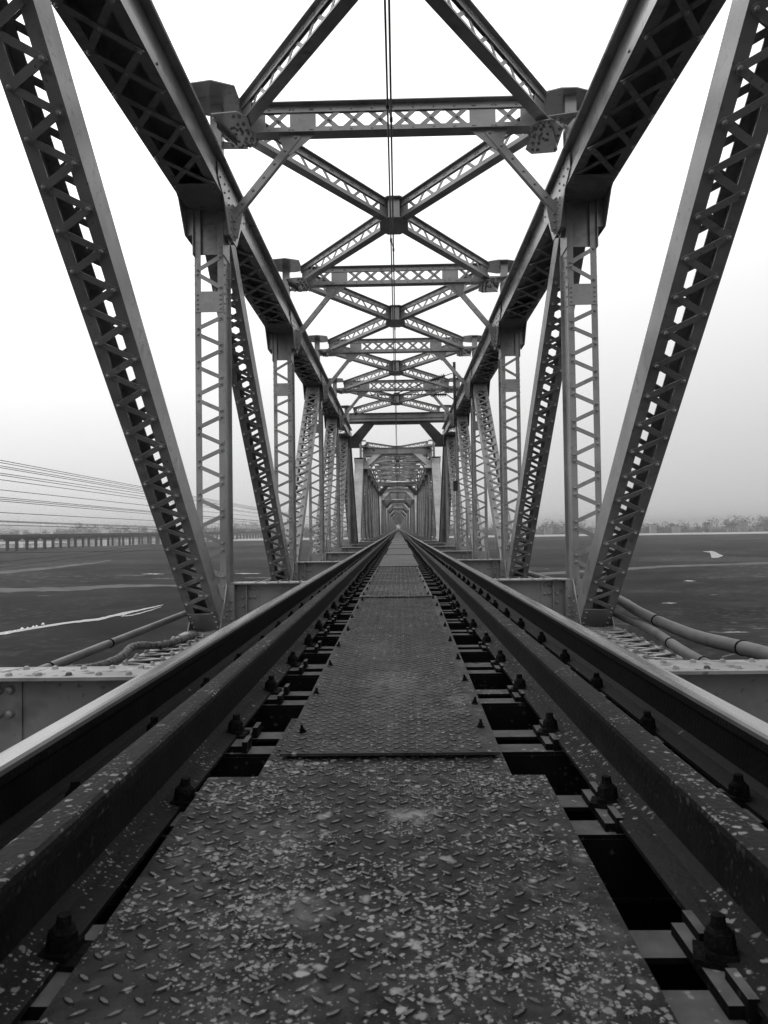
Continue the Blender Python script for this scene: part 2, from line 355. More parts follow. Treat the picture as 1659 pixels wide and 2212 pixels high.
# --- joint gussets in the truss plane (local origin at post centre line, x=0 chord centre)
def gusset_top():
    a = MB()
    for s in (-1, 1):
        x = s*.306
        pts = [(x, -.85, ZT+.12), (x, -.85, ZT+.34), (x, .85, ZT+.34), (x, .85, ZT+.12), (x, .55, ZT-.02), (x, .24, ZT-.42), (x, -.24, ZT-.42), (x, -.55, ZT-.02)]
        a.prism(pts, (s*.014, 0, 0))
        for (yy, z0, z1, k) in ((-.75, .16, .30, 2), (.75, .16, .30, 2), (-.5, .06, .30, 3), (.5, .06, .30, 3), (-.25, -.1, .30, 5), (.25, -.1, .30, 5), (-.12, -.36, .0, 5), (.12, -.36, 0, 5)):
            rivrow(a, (x+s*.014, yy, ZT+z0), (x+s*.014, yy, ZT+z1), (s, 0, 0), k)
        x = s*(W/2+.001); x0, x1 = sorted((x, x+s*.012)); a.box(x0, x1, -.20, .20, ZT-.68, ZT-.03)
        x0, x1 = sorted((s*.226, s*.304)); a.box(x0, x1, -.19, .19, ZT-.40, ZT-.015)
    return a.mesh('gusset_plate', PT)
def gusset_bot():
    a = MB()
    for s in (-1, 1):
        x = s*(W/2+.002)
        pts = [(x, -.62, ZB-.42), (x, -.62, ZB-.05), (x, -.30, ZB+.38), (x, -.16, ZB+.60), (x, .16, ZB+.60), (x, .30, ZB+.38), (x, .62, ZB-.05), (x, .62, ZB-.42)]
        a.prism(pts, (s*.014, 0, 0))
        for yy in (-.5, -.36, -.2, -.08, .08, .2, .36, .5):
            rivrow(a, (x+s*.014, yy, ZB-.36), (x+s*.014, yy, ZB+.5-abs(yy)), (s, 0, 0), 6)
    return a.mesh('gusset_plate', PT)
GT, GB = gusset_top(), gusset_bot()
# --- sway strut with stubs and lateral gussets
SZ0, SZ1 = 6.26, 6.70
def tee(mb, p, q, z, up, leg=.11, out=.11, t=.012):
    "double angle flange of a lattice girder lying between p and q, vertical leg up or down"
    p = V(p); q = V(q); n = V((0,0,1)); sg = 1 if up else -1
    mb.bar(p+n*z, q+n*z, out*2, t, (0,0,1))
    a = (q-p).normalized(); side = a.cross(n)
    for s in (-1, 1):
        mb.bar(p+n*(z+sg*(leg/2+t/2+.0005))+side*s*.022, q+n*(z+sg*(leg/2+t/2+.0005))+side*s*.022, leg, t, side)
def strut_mesh():
    a = MB(); hx = 2.18
    tee(a, (-hx,0,0), (hx,0,0), SZ1-.006, False, .10, .12); tee(a, (-hx,0,0), (hx,0,0), SZ0+.006, True, .10, .11)
    for x0, x1 in ((-2.18, -1.86), (-1.50, -1.12), (1.12, 1.50), (1.86, 2.18)): a.box(x0, x1, -.006, .006, SZ0+.02, SZ1-.02)
    for x in [-1.8+.3*i for i in range(13)]+[-1.45, -1.17, 1.17, 1.45]:
        for z in (SZ0+.07, SZ1-.07):
            for s in (-1, 1): a.dome((x, s*.0285, z), (0, s, 0), .017, .013)
    b = MB(); zc = (SZ0+SZ1)/2; hh = (SZ1-SZ0)/2-.075; out = []
    for x0, ln, in ((-1.86, .36), (-1.12, 2.24), (1.50, .36)):
        b = MB()
        k = max(1, round(ln/.39)); st = ln/k
        for i in range(k):
            xa = x0+i*st; xb = xa+st
            b.bar((xa+.02, -.008, zc-hh), (xb-.02, -.008, zc+hh), .062, .009, (0,1,0)); b.bar((xa+.02, .008, zc+hh), (xb-.02, .008, zc-hh), .062, .009, (0,1,0))
            b.dome((xa+st/2, -.013, zc), (0,-1,0), .022, .018)
        out.append(b.mesh('lacing', PT))
    return a.mesh('sway_strut', PT), out
STR, STRL = strut_mesh()
def stub_mesh():
    a = MB(); a.box(-.081, .081, -.088, -.076, ZT+CH+.02, SZ1)
    for (sx) in (-1, 1): a.box(sx*.075-.006, sx*.075+.006, -.075, .075, ZT+CH+.02, SZ1+.0)
    a.box(-.069, .069, -.006, .006, ZT+CH+.02, SZ1)
    a.box(-.069, .069, -.02, -.007, SZ0-.05, SZ1)
    return a.mesh('stub_column', PT)
STUB = stub_mesh()
def latgus_mesh():
    "top and bottom plates, x outward from the track on the +x side"
    a = MB(); z = SZ1+.002
    a.prism([(2.20, -.18, z), (2.40, -.26, z), (2.62, -.26, z), (2.95, -.12, z), (2.95, .56, z), (2.50, .64, z), (2.20, .50, z)], (0,0,.014))
    z = SZ0-.002
    a.prism([(2.06, -.24, z), (2.24, -.28, z), (2.47, -.04, z), (2.50, .62, z), (2.14, .66, z), (2.02, .52, z)], (0,0,-.014))
    a.prism([(2.18, -.34, z-.002), (2.62, -.38, z+.03), (2.52, -.10, z-.002)], (0,0,.012))
    a.bar((2.30, -.10, z-.05), (2.48, .42, z-.05), .07, .012, (1,0,0))
    for i in range(5):
        for x in (2.05, 2.13, 2.40): a.dome((x+.02*i, -.22+.19*i, z-.014), (0,0,-1), .024, .022)
    for i in range(4):
        for sy in (-1, 1):
            a.dome((2.0+.09*i, sy*(.1), z-.014), (0,0,-1), .02, .018); a.dome((2.02+.08*i, sy*(.16+.035*i), z-.014), (0,0,-1), .02, .018)
            a.dome((2.09+.07*i, sy*(.11+.05*i), z-.014), (0,0,-1), .02, .018)
    a.prism([(2.19, -.10, SZ0+.002), (2.62, -.30, SZ0+.002), (2.62, -.30, SZ0+.014), (2.19, -.10, SZ0+.12)], (0,.012,0)); a.box(2.185, 2.58, -.006, .006, SZ0+.002, SZ0+.16)
    return a.mesh('lateral_gusset', PT)
LG = latgus_mesh()
def knee_mesh():
    a = MB(); p = V((1.38, -.045, SZ0-.02)); q = V((2.385, -.045, 5.02)); nn = V((0,1,0))
    a.bar(p, q, .10, .012, nn)
    d = (q-p).normalized(); side = d.cross(nn)
    a.bar(p-side*.05+V((0,.04,0)), q-side*.05+V((0,.04,0)), .09, .012, side)
    for i in range(7): a.dome(p+(q-p)*(.03+.94*i/6)-V((0,.006,0)), (0,-1,0), .02, .016)
    a.prism([(1.12, -.038, SZ0-.001), (1.66, -.038, SZ0-.001), (1.58, -.038, SZ0-.30), (1.48, -.038, SZ0-.30)], (0,.012,0))
    a.prism([(2.385, -.038, 5.28), (2.385, -.038, 4.68), (2.27, -.038, 4.75), (2.2, -.038, 5.12)], (0,.012,0))
    a.box(2.386, 2.398, -.10, .02, 4.66, 5.30)
    rivrow(a, (2.31, -.038, 4.78), (2.31, -.038, 5.0), (0,-1,0), 3, .02)
    return a.mesh('knee_brace', PT)
KNEE = knee_mesh()
# --- lateral brace: lattice girder across one bay (origin bay centre), one diagonal direction
def lat_mesh():
    a = MB(); out = []; e = V((2.20, P/2-.10, 0)); d = e.normalized(); n = V((0,0,1)); side = d.cross(n); ln = e.length
    for s in (-1, 1):
        b = MB(); p = d*s*.26; q = d*s*(ln-.02)
        tee(a, p, q, SZ1-.040, False, .10, .085); tee(a, p, q, SZ0+.040, True, .10, .085)
        for (u0, u1) in ((.26, .46), (ln-.36, ln-.04)):
            a.bar(d*s*u0+n*((SZ0+SZ1)/2), d*s*u1+n*((SZ0+SZ1)/2), SZ1-SZ0-.13, .012, side)
        k = 11; st = (ln-.36-.46)/k
        for i in range(k):
            u0 = .46+i*st; zz = (SZ0+.10, SZ1-.10) if i % 2 else (SZ1-.10, SZ0+.10)
            b.bar(d*s*u0+n*zz[0], d*s*(u0+st)+n*zz[1], .052, .010, side)
            for z in (SZ1-.10,): a.dome(d*s*u0+n*z-side*.029*s*-1, side*s, .015, .012); a.dome(d*s*(u0+.06)+n*z-side*.029*s*-1, side*s, .015, .012)
            a.dome(d*s*u0+n*(SZ1-.10)-side*.029*s, -side*s, .015, .012); a.dome(d*s*(u0+.06)+n*(SZ1-.10)-side*.029*s, -side*s, .015, .012)
        out.append(b.mesh('lacing', PT))
    return a.mesh('lateral_brace', PT), out
LAT, LATL = lat_mesh()
def hub_mesh():
    a = MB(); e = V((2.12, P/2-.08, 0)).normalized()
    o = [(.12,.40), (.27,.22), (.27,-.22), (.12,-.40), (-.12,-.40), (-.27,-.22), (-.27,.22), (-.12,.40)]
    a.box(-.11, .11, -.30, -.29, SZ0+.03, SZ1-.03)
    a.prism([(x, y, SZ1-.028) for x, y in o], (0,0,.012)); a.prism([(x, y, SZ0+.028) for x, y in o], (0,0,-.012))
    for s in (-1, 1): a.bar((-e.x*.25*s, -e.y*.25, (SZ0+SZ1)/2), (e.x*.25*s, e.y*.25, (SZ0+SZ1)/2), SZ1-SZ0-.11+s*.006, .012, V((e.y, -e.x*s, 0)))
    return a.mesh('crossing_plate', PT)
HUB = hub_mesh()
# --- portal frame in the plane of the end post (local z along the post from base, y outward)
def portal_mesh():
    a = MB()
    def z(h): return (h+.27-(ZB-CH/2))*DL/DV.z
    A = [(-2.38, z(6.02)), (2.38, z(6.02)), (2.38, z(4.62)), (2.05, z(4.62)), (1.15, z(5.52)), (-1.15, z(5.52)), (-2.05, z(4.62)), (-2.38, z(4.62))]
    # built from strips so the plate is not one concave face
    def pl(pts, y0=-.006, t=.012): a.prism([(x, y0, zz) for x, zz in pts], (0, t, 0))
    pl([(-2.38, z(5.76)), (-2.38, z(5.52)), (2.38, z(5.52)), (2.38, z(5.76))])
    for s in (-1, 1):
        pl([(s*1.66, z(5.518)), (s*1.12, z(5.518)), (s*2.02, z(4.60)), (s*2.44, z(4.60)), (s*2.44, z(4.85))])
        a.bar((s*1.12, 0, z(5.53)), (s*2.02, 0, z(4.59)), .16, .014, V((s*.93, 0, .9)))
        pl([(s*1.95, z(4.98)), (s*1.95, z(4.42)), (s*2.52, z(4.42)), (s*2.52, z(4.98))], .012, .012)
        rivrow(a, (s*1.25, -.006, z(5.35)), (s*2.0, -.006, z(4.72)), (0,-1,0), 6)
    a.box(-1.12, 1.12, -.10, .10, z(5.52)-.014, z(5.52)-.001)
    return a.mesh('portal_frame', PT)
def pbeam_mesh():
    a = MB(); z0, z1 = 5.86, 6.28
    a.box(-2.34, 2.34, -.006, .006, z0+.014, z1-.014); a.box(-2.36, 2.36, -.17, .17, z0, z0+.013); a.box(-2.36, 2.36, -.17, .17, z1-.013, z1)
    for s in (-1, 1):
        a.box(s*2.35-.01, s*2.35+.01, -.15, .15, z0+.014, z1-.014)
        a.box(s*2.42-.05, s*2.42+.05, -.08, .08, ZT+CH+.02, z1-.02)
        rivrow(a, (-2.2, s*.12, z0-.001), (2.2, s*.12, z0-.001), (0,0,-1), 30, .014)
    return a.mesh('portal_beam', PT)
PBEAM = pbeam_mesh()
PORT = portal_mesh()
# --- cross girder, its top flange, stiffeners and bolts
GTZ = -.25
def girder_mesh():
    a = MB(); zb = -1.15; hx = 2.38
    a.box(-hx-.06, hx+.06, -.006, .006, zb, GTZ-.019)
    a.box(-2.38, 2.38, -.13, .13, zb-.016, zb-.001)
    for s in (-1, 1):
        a.prism([(s*2.35, -.153, GTZ-.02), (s*2.41, -.153, GTZ-.02), (s*2.57, -.153, GTZ-.38), (s*2.57, -.153, zb), (s*2.35, -.153, zb)], (0,.012,0))
        a.bar((s*2.415, -.11, GTZ-.015), (s*2.58, -.11, GTZ-.385), .10, .012, V((s*.36, 0, .16)))
        a.box(s*2.352-.006, s*2.352+.006, -.139, -.0065, zb+.001, GTZ-.022); a.box(s*2.352-.006, s*2.352+.006, .0065, .14, zb+.001, GTZ-.022)
        for sy in (-1, 1):
            y0, y1 = sorted((sy*.0065, sy*.018)); x0, x1 = sorted((s*2.02, s*2.18)); a.box(x0, x1, y0, y1, zb+.01, GTZ-.025)
            x0, x1 = sorted((s*2.19, s*2.345)); a.box(x0, x1, y0, y1, zb+.01, GTZ-.025)
            y0, y1 = sorted((sy*.018, sy*.10)); a.box(s*2.183-.005, s*2.183+.005, y0, y1, zb+.01, GTZ-.025)
            for x in (2.08, 2.14, 2.25):
                for j in range(7):
                    if (j+int(x*100)) % 3: a.dome((s*x, sy*.018, GTZ-.09-j*.125), (0, sy, 0), .024, .02)
        for j in range(6):
            for x in (2.39, 2.45, 2.51):
                if GTZ-.12-j*.13 < GTZ-.10-(x-2.38)*2.2: a.dome((s*x, -.153, GTZ-.12-j*.13), (0, -1, 0), .019, .016)
    b = MB(); b.box(-hx-.03, hx+.03, -.15, .15, GTZ-.018, GTZ-.001)
    for s in (-1, 1):
        for y in (-.09, .09): rivrow(b, (s*1.1, y, GTZ-.001), (s*2.05, y, GTZ-.001), (0,0,1), 7, .017)
    return a.mesh('cross_girder', PT), b.mesh('top_flange', M['paint_top'])
GIR, GIRF = girder_mesh()
def stringer_mesh():
    a = MB(); hp = P/2-.02
    a.box(-.006, .006, -hp, hp, -.90, -.36); a.box(-.14, .14, -hp, hp, -.359, -.345); a.box(-.14, .14, -hp, hp, -.916, -.901)
    for i in range(-3, 4): a.box(-.10, .10, i*.85-.006, i*.85+.006, -.899, -.361)
    return a.mesh('stringer', M['under'])
STG = stringer_mesh()
def botlat_mesh():
    a = MB()
    a.bar((-2.35, -P/2+.1, -1.20), (2.35, P/2-.1, -1.20), .16, .014, (0,0,1)); a.bar((-2.35, P/2-.1, -1.235), (2.35, -P/2+.1, -1.235), .16, .014, (0,0,1))
    for y in (-1.9, -.6, .6, 1.9): a.bar((-.85, y-.5, -.60), (.85, y+.5, -.60), .12, .012, (0,0,1))
    return a.mesh('bottom_bracing', M['under'])
BLAT = botlat_mesh()

def make_span(yc, label, group):
    r = ob('truss_span', None, None, loc=(0, yc, 0)); tag(r, label, 'truss bridge', group)
    nodeY = [P*k for k in range(-4, 5)]
    for s in (-1, 1):
        for k in range(-3, 4):
            p = kid('post', POST, r, loc=(s*XC, k*P, ZB)); kids('lacing', POSTL, p)
            kid('gusset_plate', GT, r, loc=(s*XC, k*P, 0)); kid('stub_column', STUB, r, loc=(s*(XC-.10), k*P, 0))
        for k in range(-3, 4):
            kid('lateral_gusset', LG, r, loc=(0, k*P, 0), scale=(s, 1, 1)) if s > 0 else kid('lateral_gusset', LG, r, loc=(0, k*P, 0), rot=(0,0,math.pi))
            kid('gusset_plate', GB, r, loc=(s*XC, k*P, 0))
        for k in range(-3, 3):
            c = kid('top_chord', CHO, r, loc=(s*XC, (k+.5)*P, 0)); kids('lacing', CHOL, c)
        for k in range(-4, 4):
            c = kid('bottom_chord', BCH, r, loc=(s*XC, (k+.5)*P, 0)); kids('lacing', BCHL, c)
        zb = ZB-CH/2
        for k in range(0, 3):                       # base at k, top at k+1, and the mirror image
            d = kid('diagonal', DIAG, r, loc=(s*XC, k*P, zb), rot=(-DANG, 0, 0)); kids('lacing', DIAGL, d)
            d = kid('diagonal', DIAG, r, loc=(s*XC, -k*P, zb), rot=(DANG, 0, 0)); kids('lacing', DIAGL, d)
        e = kid('end_post', ENDP, r, loc=(s*XC, 4*P, zb), rot=(DANG, 0, 0)); kids('lacing', ENDPL, e)
        e = kid('end_post', ENDP, r, loc=(s*XC, -4*P, zb), rot=(DANG, 0, math.pi)); kids('lacing', ENDPL, e)
    kid('portal_frame', PORT, r, loc=(0, 4*P, ZB-CH/2), rot=(DANG, 0, 0))
    kid('portal_beam', PBEAM, r, loc=(0, 3*P-.66, 0)); kid('portal_beam', PBEAM, r, loc=(0, -3*P+.66, 0))
    kid('portal_frame', PORT, r, loc=(0, -4*P, ZB-CH/2), rot=(DANG, 0, math.pi))
    for k in range(-3, 4):
        if abs(k) <= 3:
            t = kid('sway_strut', STR, r, loc=(0, k*P, 0)) if abs(k) < 3 else None
            if t: kids('lacing', STRL, t)
        if abs(k) < 3:
            kid('knee_brace', KNEE, r, loc=(0, k*P, 0)); kid('knee_brace', KNEE, r, loc=(0, k*P, 0), scale=(-1, 1, 1))
    for k in range(-3, 3):
        l = kid('lateral_brace', LAT, r, loc=(0, (k+.5)*P, 0)); kids('lacing', LATL, l); kid('crossing_plate', HUB, r, loc=(0, (k+.5)*P, 0))
        l = kid('lateral_brace', LAT, r, loc=(0, (k+.5)*P, 0), scale=(-1, 1, 1)); kids('lacing', LATL, l)
    for k in range(-4, 5):
        g = kid('cross_girder', GIR, r, loc=(0, k*P, 0)); kid('top_flange', GIRF, g)
    for k in range(-4, 4):
        for s in (-1, 1): kid('stringer', STG, r, loc=(s*.86, (k+.5)*P, 0))
        kid('bottom_bracing', BLAT, r, loc=(0, (k+.5)*P, 0))
    return r
YC = 16.95; PITCHS = 53.4; NS = 17
span0 = make_span(YC, 'nearest grey riveted truss span, its lattice diagonals towering on both sides of the track', 'truss spans in line along the railway')
SL = ['second truss span, its pale plated portal standing just past the near span',
      'third truss span, seen framed inside the portal of the second span',
      'fourth truss span, a small pale arch nested inside the third span',
      'fifth truss span, a tiny pale arch nested inside the fourth span']
for i in range(1, NS):
    r = dup(span0); r.location = (0, YC+PITCHS*i, 0)
    r['label'] = SL[i-1] if i <= 4 else 'tiny hazy truss span near the vanishing point of the railway'
YEND = YC+PITCHS*(NS-1)+27

# ------------------------------------------------------------------ track
def railprof(top=0.0):
    pr = [(-.075, -.170), (.075, -.170), (.075, -.160), (.030, -.148), (.010, -.135), (.0085, -.060), (.014, -.047), (.034, -.038), (.036, -.016), (.034, -.006), (.026, -.0008), (.014, 0.0),
          (-.014, 0.0), (-.026, -.0008), (-.034, -.006), (-.036, -.016), (-.034, -.038), (-.014, -.047), (-.0085, -.060), (-.010, -.135), (-.030, -.148), (-.075, -.160)]
    return [(x, z+top) for x, z in pr]
ys = [-3.0]+[i*2.0 for i in range(0, int(YEND/2)+1)]
def rail(name, x, head, mat, label, top=0.0):
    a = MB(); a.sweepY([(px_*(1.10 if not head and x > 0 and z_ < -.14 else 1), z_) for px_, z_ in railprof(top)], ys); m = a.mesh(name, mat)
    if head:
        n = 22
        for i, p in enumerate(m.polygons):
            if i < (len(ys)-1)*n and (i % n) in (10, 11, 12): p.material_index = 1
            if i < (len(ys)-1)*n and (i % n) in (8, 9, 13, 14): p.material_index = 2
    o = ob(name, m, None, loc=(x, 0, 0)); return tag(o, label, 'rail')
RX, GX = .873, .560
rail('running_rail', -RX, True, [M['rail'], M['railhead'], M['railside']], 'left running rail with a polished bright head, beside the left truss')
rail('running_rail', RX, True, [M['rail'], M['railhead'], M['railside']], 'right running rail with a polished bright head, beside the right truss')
rail('guard_rail', -.600, False, [M['guard']], 'left dull speckled guard rail between the walkway plates and left running rail', -.002)
rail('guard_rail', GX, False, [M['guard']], 'right dull speckled guard rail between the walkway plates and right running rail', -.002)
# sleepers of two steel channels
STZ = -.192
def sleeper_mesh():
    a = MB(); hx = 1.22
    for s in (-1, 1):
        y0, y1 = sorted((s*.04, s*.118)); a.box(-hx, hx, y0, y1, STZ-.010, STZ)
        y0, y1 = sorted((s*.04, s*.118)); a.box(-hx, hx, y0, y1, STZ-.150, STZ-.140)
        y0, y1 = sorted((s*.108, s*.118)); a.box(-hx, hx, y0, y1, STZ-.1395, STZ-.0105)
    for x in (-RX, -.60, GX, RX): a.box(x-.115, x+.115, -.105, .105, STZ+.001, STZ+.0195)
    for s in (-1, 1):
        for sy in (-1, 1): a.box(s*.475-.008, s*.475+.008, sy*.08-.035, sy*.08+.035, STZ+.0005, STZ+.035)
    return a.mesh('sleeper', M['sleeper'])
def fast_mesh():
    a = MB(); r = random.Random(4)
    a.box(-.040, .052, -.042, .042, -.178, -.156); a.box(-.034, .030, -.036, .036, -.1555, -.142)
    a.cyl((0,0,-.1415), (.003,0,-.108), .033, 6, .030); a.cyl((.003,0,-.108), (.004,.001,-.098), .026, 9, .020); a.cyl((.004,.001,-.098), (.006,.002,-.074), .0165, 6, .014)
    a.v = [(x_*.74, y_*.74, -.178+(z_+.178)*.72) for x_, y_, z_ in a.v]
    return a.mesh('rail_clip', M['bolt'])
SLM, FST = sleeper_mesh(), fast_mesh()
SY0 = 2.33; SS = .60
n0 = -3
ylist = [SY0+SS*i for i in range(n0, int((YEND-SY0)/SS))]
lab = 'steel twin channel sleeper under the rails, one of the evenly spaced row'
proto = ob('sleeper', SLM, None, loc=(0, ylist[0], 0)); tag(proto, lab, 'sleeper', 'steel sleepers under the track')
for x, in ((-RX,), (-.60,), (GX,), (RX,)):
    for s in (-1, 1): kid('rail_clip', FST, proto, loc=(x+s*.070, random.uniform(-.01, .01), random.uniform(-.004, .004)), rot=(random.uniform(-.08,.08), random.uniform(-.08,.08), random.uniform(-.5, .5)+(math.pi if s < 0 else 0)))
def cl(name_list): pass
for i, y in enumerate(ylist[1:300]):
    if i < 70: c = dup(proto)
    else: c = proto.copy(); COL.objects.link(c)
    c.location = (random.uniform(-.01, .01), y+random.uniform(-.02, .02), 0)
a = MB()
for y in ylist[300:]: a.box(-1.22, 1.22, y-.11, y+.11, STZ-.15, STZ)
tag(ob('far_sleepers', a.mesh('far_sleepers', M['sleeper'])), 'the far run of sleepers merging towards the vanishing point', 'sleepers', kind='stuff')

# walkway plates with raised lens-shaped treads
def tread_plate(name, pts, th, mat, pitch=.049, edge=.010, lx=.0165, treads=True, seed=1, h=.0030):
    "pts: four corners near-left, near-right, far-right, far-left (top surface)"
    rnd = random.Random(seed)
    a = MB(); tops = []; P4 = [V(p) for p in pts]
    a.prism([p-V((0,0,th)) for p in P4], (0,0,th))
    if treads:
        wd = (P4[1]-P4[0]).length; ln = (P4[3]-P4[0]).length
        nx, ny = int((wd-edge*2)/pitch), int((ln-edge*2)/(pitch*.5))
        nrm = (P4[1]-P4[0]).cross(P4[3]-P4[0]).normalized()
        ux = (P4[1]-P4[0]).normalized(); uy = nrm.cross(ux)
        for j in range(ny):
            for i in range(nx):
                fx = (i+.5+(.5 if j % 2 else 0))*pitch/wd; fy = (j+.7)*pitch*.5/ln
                if fx > .985: continue
                c = P4[0]*(1-fx)*(1-fy)+P4[1]*fx*(1-fy)+P4[2]*fx*fy+P4[3]*(1-fx)*fy
                an = (.64 if j % 2 else -.64)+rnd.uniform(-.05, .05)
                d = ux*math.cos(an)+uy*math.sin(an); e = nrm.cross(d)
                q = lx*rnd.uniform(.88, 1.1); b_ = .0043; hh = nrm*h*rnd.uniform(.7, 1.1)
                base = [c-d*q, c-d*q*.45-e*b_, c+d*q*.45-e*b_, c+d*q, c+d*q*.45+e*b_, c-d*q*.45+e*b_]
                v = base+[c+(p-c)*.66+hh for p in base]
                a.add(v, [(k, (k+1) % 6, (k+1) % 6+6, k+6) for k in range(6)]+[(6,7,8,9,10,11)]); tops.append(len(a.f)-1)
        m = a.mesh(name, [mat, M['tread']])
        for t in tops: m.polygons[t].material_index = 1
        return m
    return a.mesh(name, mat)
def pbolt():
    a = MB(); a.cyl((0,0,0), (0,0,.003), .013, 10); a.cyl((0,0,.003), (0,0,.012), .009, 6); a.cyl((0,0,.012), (0,0,.024), .005, 8)
    return a.mesh('bolt', M['bolt'])
PB = pbolt()
def plate(pts, label, bolts=(), **k):
    m = tread_plate('walkway_plate', pts, .008, k.pop('mat', M['plate']), **k)
    o = tag(ob('walkway_plate', m), label, 'steel plate', 'walkway plates laid between the rails')
    A_ = [V(p) for p in pts]
    for fx, fy in bolts:
        c = A_[0]*(1-fx)*(1-fy)+A_[1]*fx*(1-fy)+A_[2]*fx*fy+A_[3]*(1-fx)*fy
        ob('bolt', PB, o, loc=c+V((0,0,.001)), rot=(random.uniform(-.15,.15), random.uniform(-.15,.15), random.random()))
    return o
def zc(h): return CAMZ-h
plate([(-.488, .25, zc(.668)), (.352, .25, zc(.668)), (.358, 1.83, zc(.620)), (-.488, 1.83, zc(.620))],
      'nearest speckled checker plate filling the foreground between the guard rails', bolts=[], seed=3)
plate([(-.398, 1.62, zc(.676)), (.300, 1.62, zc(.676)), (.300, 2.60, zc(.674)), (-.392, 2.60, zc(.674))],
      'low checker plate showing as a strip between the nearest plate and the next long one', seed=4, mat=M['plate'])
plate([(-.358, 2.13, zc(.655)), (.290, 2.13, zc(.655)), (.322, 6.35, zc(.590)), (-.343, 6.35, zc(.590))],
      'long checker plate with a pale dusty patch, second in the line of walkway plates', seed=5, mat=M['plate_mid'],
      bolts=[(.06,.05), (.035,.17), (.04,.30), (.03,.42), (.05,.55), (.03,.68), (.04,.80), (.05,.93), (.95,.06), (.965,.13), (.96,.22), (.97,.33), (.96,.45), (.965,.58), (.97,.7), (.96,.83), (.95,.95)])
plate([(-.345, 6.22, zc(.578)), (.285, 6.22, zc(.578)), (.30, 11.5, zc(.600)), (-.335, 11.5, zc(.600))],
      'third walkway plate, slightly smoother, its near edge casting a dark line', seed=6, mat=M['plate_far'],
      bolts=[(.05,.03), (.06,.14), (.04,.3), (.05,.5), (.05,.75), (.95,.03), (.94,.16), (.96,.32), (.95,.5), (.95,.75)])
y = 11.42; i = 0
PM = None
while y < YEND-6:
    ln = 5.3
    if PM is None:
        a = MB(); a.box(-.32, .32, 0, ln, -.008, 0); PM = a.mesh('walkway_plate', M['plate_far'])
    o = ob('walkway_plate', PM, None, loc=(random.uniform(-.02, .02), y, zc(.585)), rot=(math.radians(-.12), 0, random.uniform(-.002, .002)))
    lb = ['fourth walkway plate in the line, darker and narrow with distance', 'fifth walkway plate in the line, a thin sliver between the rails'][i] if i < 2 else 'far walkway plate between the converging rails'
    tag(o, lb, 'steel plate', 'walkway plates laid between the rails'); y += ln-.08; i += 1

# ------------------------------------------------------------------ pipes and hose on the bottom chords
def wav(pts, n=12):
    "smooth curve through points"
    out = []; Q = [V(p) for p in pts]; Q = [Q[0]*2-Q[1]]+Q+[Q[-1]*2-Q[-2]]
    for i in range(1, len(Q)-2):
        for j in range(n):
            t = j/n; a, b, c, d = Q[i-1], Q[i], Q[i+1], Q[i+2]
            out.append(.5*((2*b)+(c-a)*t+(2*a-5*b+4*c-d)*t*t+(3*b-a-3*c+d)*t**3))
    out.append(Q[-2]); return out
def pipe(name, pts, r, mat, label, cat, joints=()):
    a = MB(); c = wav(pts); rs = random.Random(len(label)); rr_ = [r*(1+(.09 if name == 'hose' else .02)*rs.uniform(-1, 1)) for _ in c]; a.tube(c, lambda i: rr_[i], 14)
    o = tag(ob(name, a.mesh(name, mat, True)), label, cat)
    if joints:
        for j in joints:
            i = int(j*(len(c)-2)); b = MB(); d = (c[i+1]-c[i]).normalized()
            b.cyl(c[i]-d*.012, c[i]+d*.012, r+.006, 16); ob('pipe_band', b.mesh('pipe_band', M['bolt']), o)
pipe('pipe', [(3.02, 3.0, -.72), (3.03, 4.6, -.66), (3.05, 6.0, -.60), (3.05, 7.6, -.66), (3.0, 9.0, -.60), (3.08, 10.6, -.54), (3.12, 14, -.60), (3.1, 18, -.62), (3.1, 30, -.6), (3.1, 40, -.6)], .066, M['pipe'],
     'outer thick grey pipe running outside the right truss, the longer of two', 'pipe', (.16, .27, .42))
pipe('pipe', [(2.68, 3.0, -.86), (2.70, 4.6, -.80), (2.74, 6.0, -.775), (2.82, 7.2, -.775), (2.90, 8.4, -.72), (2.98, 9.6, -.73), (3.0, 10.6, -.72), (3.0, 14, -.70), (3.0, 30, -.7)], .054, M['pipe'],
     'inner thinner stained pipe lying on the right bottom chord', 'pipe', (.2, .33, .44))
pipe('pipe', [(-3.02, 3.0, -.66), (-3.02, 5.0, -.66), (-3.02, 8.0, -.66), (-3.02, 11.0, -.66), (-3.02, 20, -.66), (-3.02, 40, -.66)], .042, M['pipe'],
     'straight slim grey pipe running outside the left truss', 'pipe', (.3, .38))
pipe('hose', [(-2.86, 3.0, -.80), (-2.88, 5.0, -.80), (-2.93, 5.7, -.76), (-2.90, 6.2, -.70), (-2.80, 6.6, -.74), (-2.76, 7.1, -.74), (-2.80, 7.6, -.71), (-2.70, 8.2, -.79), (-2.60, 9.2, -.83)], .042, M['hose'],
     'mottled cloth wrapped hose lying on the left bottom chord', 'hose')

